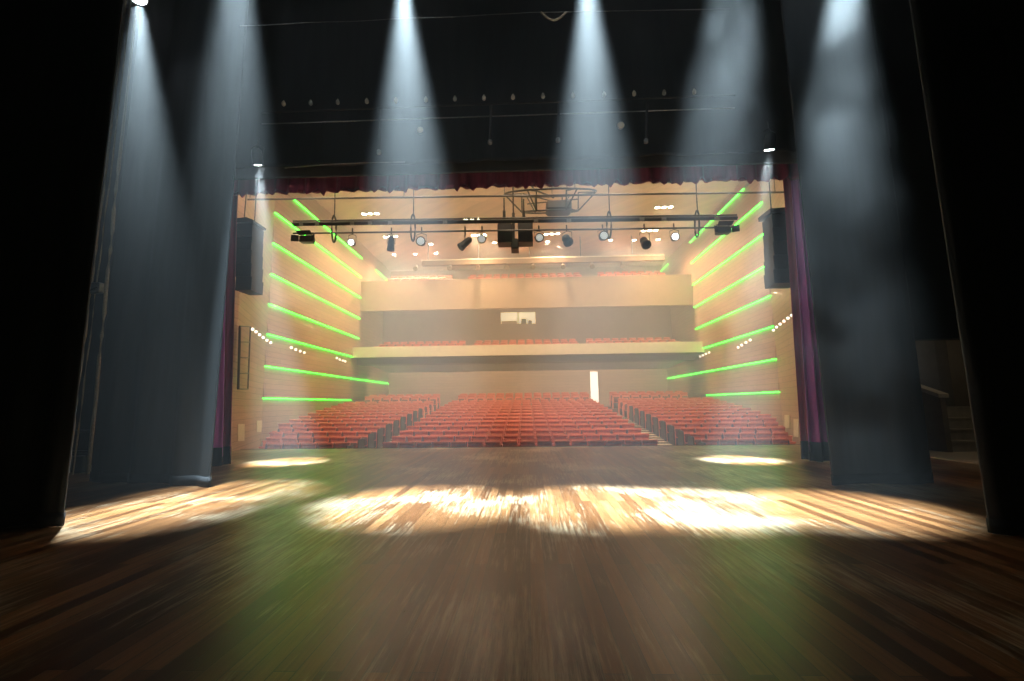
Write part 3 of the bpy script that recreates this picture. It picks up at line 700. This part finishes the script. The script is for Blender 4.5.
for i, (x, y) in enumerate(single):
    p = onZ(x, y, ZC-.02); p.y = min(p.y, 36)
    downlight(p, 'single ceiling downlight, %s of the nine from the left' % ORD[sorted(single).index((x, y))], 'single ceiling downlights')
    HALL.append(p)

# lighting bar before the upper balcony with small lamps
Yu = 30.0
e = empty('lighting_bar', onY(520, 260, Yu), 'dark lighting bar running along the front of the upper balcony', 'bar')
za, zb2 = onY(520, 263, Yu).z, onY(520, 258, Yu).z
local(MB().box((-6.9, Yu, za), (9.6, Yu+.35, zb2)), e).build('walkway', M['soffit'], e)
local(MB().box((-6.9, Yu-.03, zb2-.05), (9.6, Yu, zb2+.02)), e).build('edge', M['fascia2'], e)
for x in (-6.5, -3, .5, 4, 7.5): local(MB().tube([(x, Yu+.15, zb2), (x, Yu+.15, ZC)], .03, 6), e).build('hanger', M['metal'], e)
for i, x in enumerate((416, 450, 478, 507, 533, 563, 592, 622)):
    c = onY(x, 268-(x-416)*.012, Yu); e = empty('small_spotlight', c, 'small dark spotlight hanging before the upper balcony, %s from the left' % ORD[i], 'spotlight', 'small spotlights before the upper balcony')
    q = aim((0,-.9,-.5)).to_matrix().to_4x4()
    MB().lathe([(.05,.25),(.13,.2),(.15,-.1),(.17,-.12),(.17,-.2),(.13,-.2)], q, 12).build('housing', M['soffit'], e, True)
    MB().tube([(0,0,.1),(0,.1,za-c.z+.05)], .03, 6).build('bracket', M['metal'], e)

# ======================================================================= WINGS: left ropes, right stair
for i, (x0, x1, r, lab) in enumerate(((106, 74, .022, 'pale fly rope hanging in the left wing, nearest the black leg'), (111, 79, .015, 'thin fly rope hanging in the left wing, second from the black leg'), (118, 93, .035, 'thick pale fly line in the left wing beside the grey curtain'))):
    a, b = onY(x0, 170, 9.6), onY(x1, 425, 9.6)
    pts = [a.lerp(b, t/12)+Vector((.01*math.sin(t*1.7+i), 0, 0)) for t in range(13)]; pts.insert(0, Vector((a.x, a.y, 12.6))); k = b.lerp(a, -(b.z-.03)/(a.z-b.z)); pts.append(k)
    tag(MB().tube(pts, r, 8).build('fly_rope', M['rope']), lab, 'rope', 'fly ropes in the left wing')
p = onY(95, 288, 9.6); e = empty('rope_lock', p, 'small rope clamp on the fly ropes in the left wing', 'clamp')
MB().rbox((-.14,-.06,-.12),(.16,.08,.12), .03).build('body', M['steel'], e); MB().tube([(.1,-.06,0),(.1,-.2,-.1)], .015, 6).build('lever', M['metal'], e)
e = empty('fly_rail', (-10.6, 10.1, 0), 'dark fly rail with counterweights standing in the left wing', 'rail')
MB().tube([(-1.2,0,.9),(1.3,0,.9)], .035, 8).tube([(-1.2,0,.45),(1.3,0,.45)], .03, 8).build('rail', M['metal'], e)
for x in (-1.1, .1, 1.2): MB().box((x-.04,-.04,0),(x+.04,.04,.93)).build('post', M['metal'], e)
for x in (-.8, -.4, .45, .85): MB().rbox((x-.12,-.1,.0),(x+.12,.1,.36), .03).build('weight', M['metal'], e)
# stair
sy = 12.6; st = empty('staircase', (onY(948, 452, sy).x, sy, 0), 'short pale concrete stair with solid side wall in the right wing', 'stairs')
sw = 2.4
for i in range(4):
    h = .29*(i+1); MB().box((0, .32*i, h-.29), (sw, .32*4, h)).box((-.0, .32*i-.03, h-.04), (sw, .32*i, h)).build('step', M['plaster'], st)
MB().prism([(-.10,-.1,0),(-.10,1.7,0),(-.10,1.7,2.35),(-.10,.95,1.80),(-.10,-.1,1.42)], (.14,0,0)).build('side_wall', M['brownwall'], st)
MB().prism([(-.16,-.14,1.42),(-.16,.95,1.80),(-.16,1.7,2.35),(-.16,1.7,2.45),(-.16,.95,1.90),(-.16,-.14,1.52)], (.26,0,0)).build('coping', M['plaster'], st)
a, b = onZ(937, 466, 0), onZ(976, 453, 0)
struct(MB().box((9.8, 10.1, 0), (15.4, 14.6, .012)).build('floor_landing', M['pale']), 'pale lit floor at the foot of the stair')
struct(MB().box((11.0, 14.6, 0), (15.4, 14.8, 4.2)).box((9.6, 14.6, 0), (11.0, 14.8, 4.2)).build('wall_stair', M['brownwall']), 'brown wall behind the stair')
q = onY(957, 380, 14.3)
struct(MB().box((q.x-.25, 14.2, 0), (q.x+.3, 14.6, 4.2)).build('trim_7', M['brownwall']), 'brown pier on the wall behind the stair')

# ======================================================================= LIGHT
WARM = (1.0, .70, .44)
for i, p in enumerate(HALL):
    light('hall_downlight', 'SPOT', p-Vector((0,0,.12)), 1700, WARM, .15, (0,0,-1), 150, .8)
for side in (-1, 1):
    x = (XL if side < 0 else XR)-side*.55
    for (Y, z, e_) in ((17.2, 5.2, 900), (22.0, 5.0, 900), (28.0, 5.0, 600)):
        xx = x if Y > 20 else (x-side*.9)
        light('wall_lamp_light', 'SPOT', (xx, Y, z), e_, (1.0,.76,.52), .25, (-side*.8, 0, 1), 130, 1.0)
for x in (-8, -4, 0, 4, 8):         # added unseen fill above the valance line, brightens the seats and balcony fronts
    light('front_house_light', 'SPOT', (x, 12.8, 11.6), 2100, (1.0,.74,.48), .2, (0, .80, -.60), 110, .9)
for x in (-7, 0, 7):  # fill points added to brighten the upper balcony, without fixtures
    light('upper_balcony_light', 'POINT', (x, 32.5, 12.0), 25, WARM, .2)
for x in (-9, -4.5, 0, 4.5, 9):  # added fill washing the back walls below both balconies, no lamps modelled
    light('under_balcony_light', 'SPOT', (x, 31.5, 3.95), 700, WARM, .2, (0, 1, -.35), 140, .8)
    light('lower_balcony_light', 'SPOT', (x, 31.3, 7.6), 330, WARM, .2, (0, 1, -.25), 140, .8)
light('stair_light', 'POINT', (11.6, 11.8, 3.0), 14, (1.0,.80,.52), .15)

# ---------------------------------------------------------------- haze in the air of stage and hall
w = bpy.data.worlds.new('haze'); S.world = w; w.use_nodes = True; nt = w.node_tree
bg = nt.nodes['Background']; bg.inputs['Color'].default_value = (0,0,0,1); bg.inputs['Strength'].default_value = 0
vs = nt.nodes.new('ShaderNodeVolumeScatter'); vs.inputs['Anisotropy'].default_value = 0.0
L = nt.links.new
tc = nt.nodes.new('ShaderNodeTexCoord'); sp = nt.nodes.new('ShaderNodeSeparateXYZ'); L(tc.outputs['Object'], sp.inputs[0])
def rng(src, a, b, c, d, smooth=True):
    n = nt.nodes.new('ShaderNodeMapRange'); n.interpolation_type = 'SMOOTHSTEP' if smooth else 'LINEAR'
    for k, v in (('From Min',a),('From Max',b),('To Min',c),('To Max',d)): n.inputs[k].default_value = v
    L(src, n.inputs['Value']); return n.outputs[0]
# thin near the stage floor, thick under the grid; an even veil in the auditorium
ab = nt.nodes.new('ShaderNodeMath'); ab.operation = 'ABSOLUTE'; L(sp.outputs['X'], ab.inputs[0])
low = rng(ab.outputs[0], 2.5, 4.8, .0085, .0026)
stage_z = rng(sp.outputs['Z'], 2.5, 9.5, 0, 1)
mz = nt.nodes.new('ShaderNodeMix'); mz.data_type = 'FLOAT'; L(stage_z, mz.inputs['Factor']); L(low, mz.inputs['A']); mz.inputs['B'].default_value = .0145
stage = mz.outputs['Result']
no = nt.nodes.new('ShaderNodeTexNoise'); no.inputs['Scale'].default_value = .9; no.inputs['Detail'].default_value = 2.0
L(tc.outputs['Object'], no.inputs['Vector'])
amt = rng(sp.outputs['X'], 1.0, 3.5, 0.0, 1.0)
sm = rng(no.outputs['Fac'], .40, .60, .35, 1.6)
mx = nt.nodes.new('ShaderNodeMix'); mx.data_type = 'FLOAT'; L(amt, mx.inputs['Factor']); mx.inputs['A'].default_value = 1.0; L(sm, mx.inputs['B'])
mu = nt.nodes.new('ShaderNodeMath'); mu.operation = 'MULTIPLY'; L(stage, mu.inputs[0]); L(mx.outputs['Result'], mu.inputs[1])
m2 = nt.nodes.new('ShaderNodeMix'); m2.data_type = 'FLOAT'; L(rng(sp.outputs['Y'], 9.5, 13.0, 0, 1), m2.inputs['Factor']); L(mu.outputs[0], m2.inputs['A']); m2.inputs['B'].default_value = .030
L(m2.outputs['Result'], vs.inputs['Density'])
w.cycles.volume_step_size = 2.0
cy.volume_max_steps = 48
L(vs.outputs[0], nt.nodes['World Output'].inputs['Volume'])
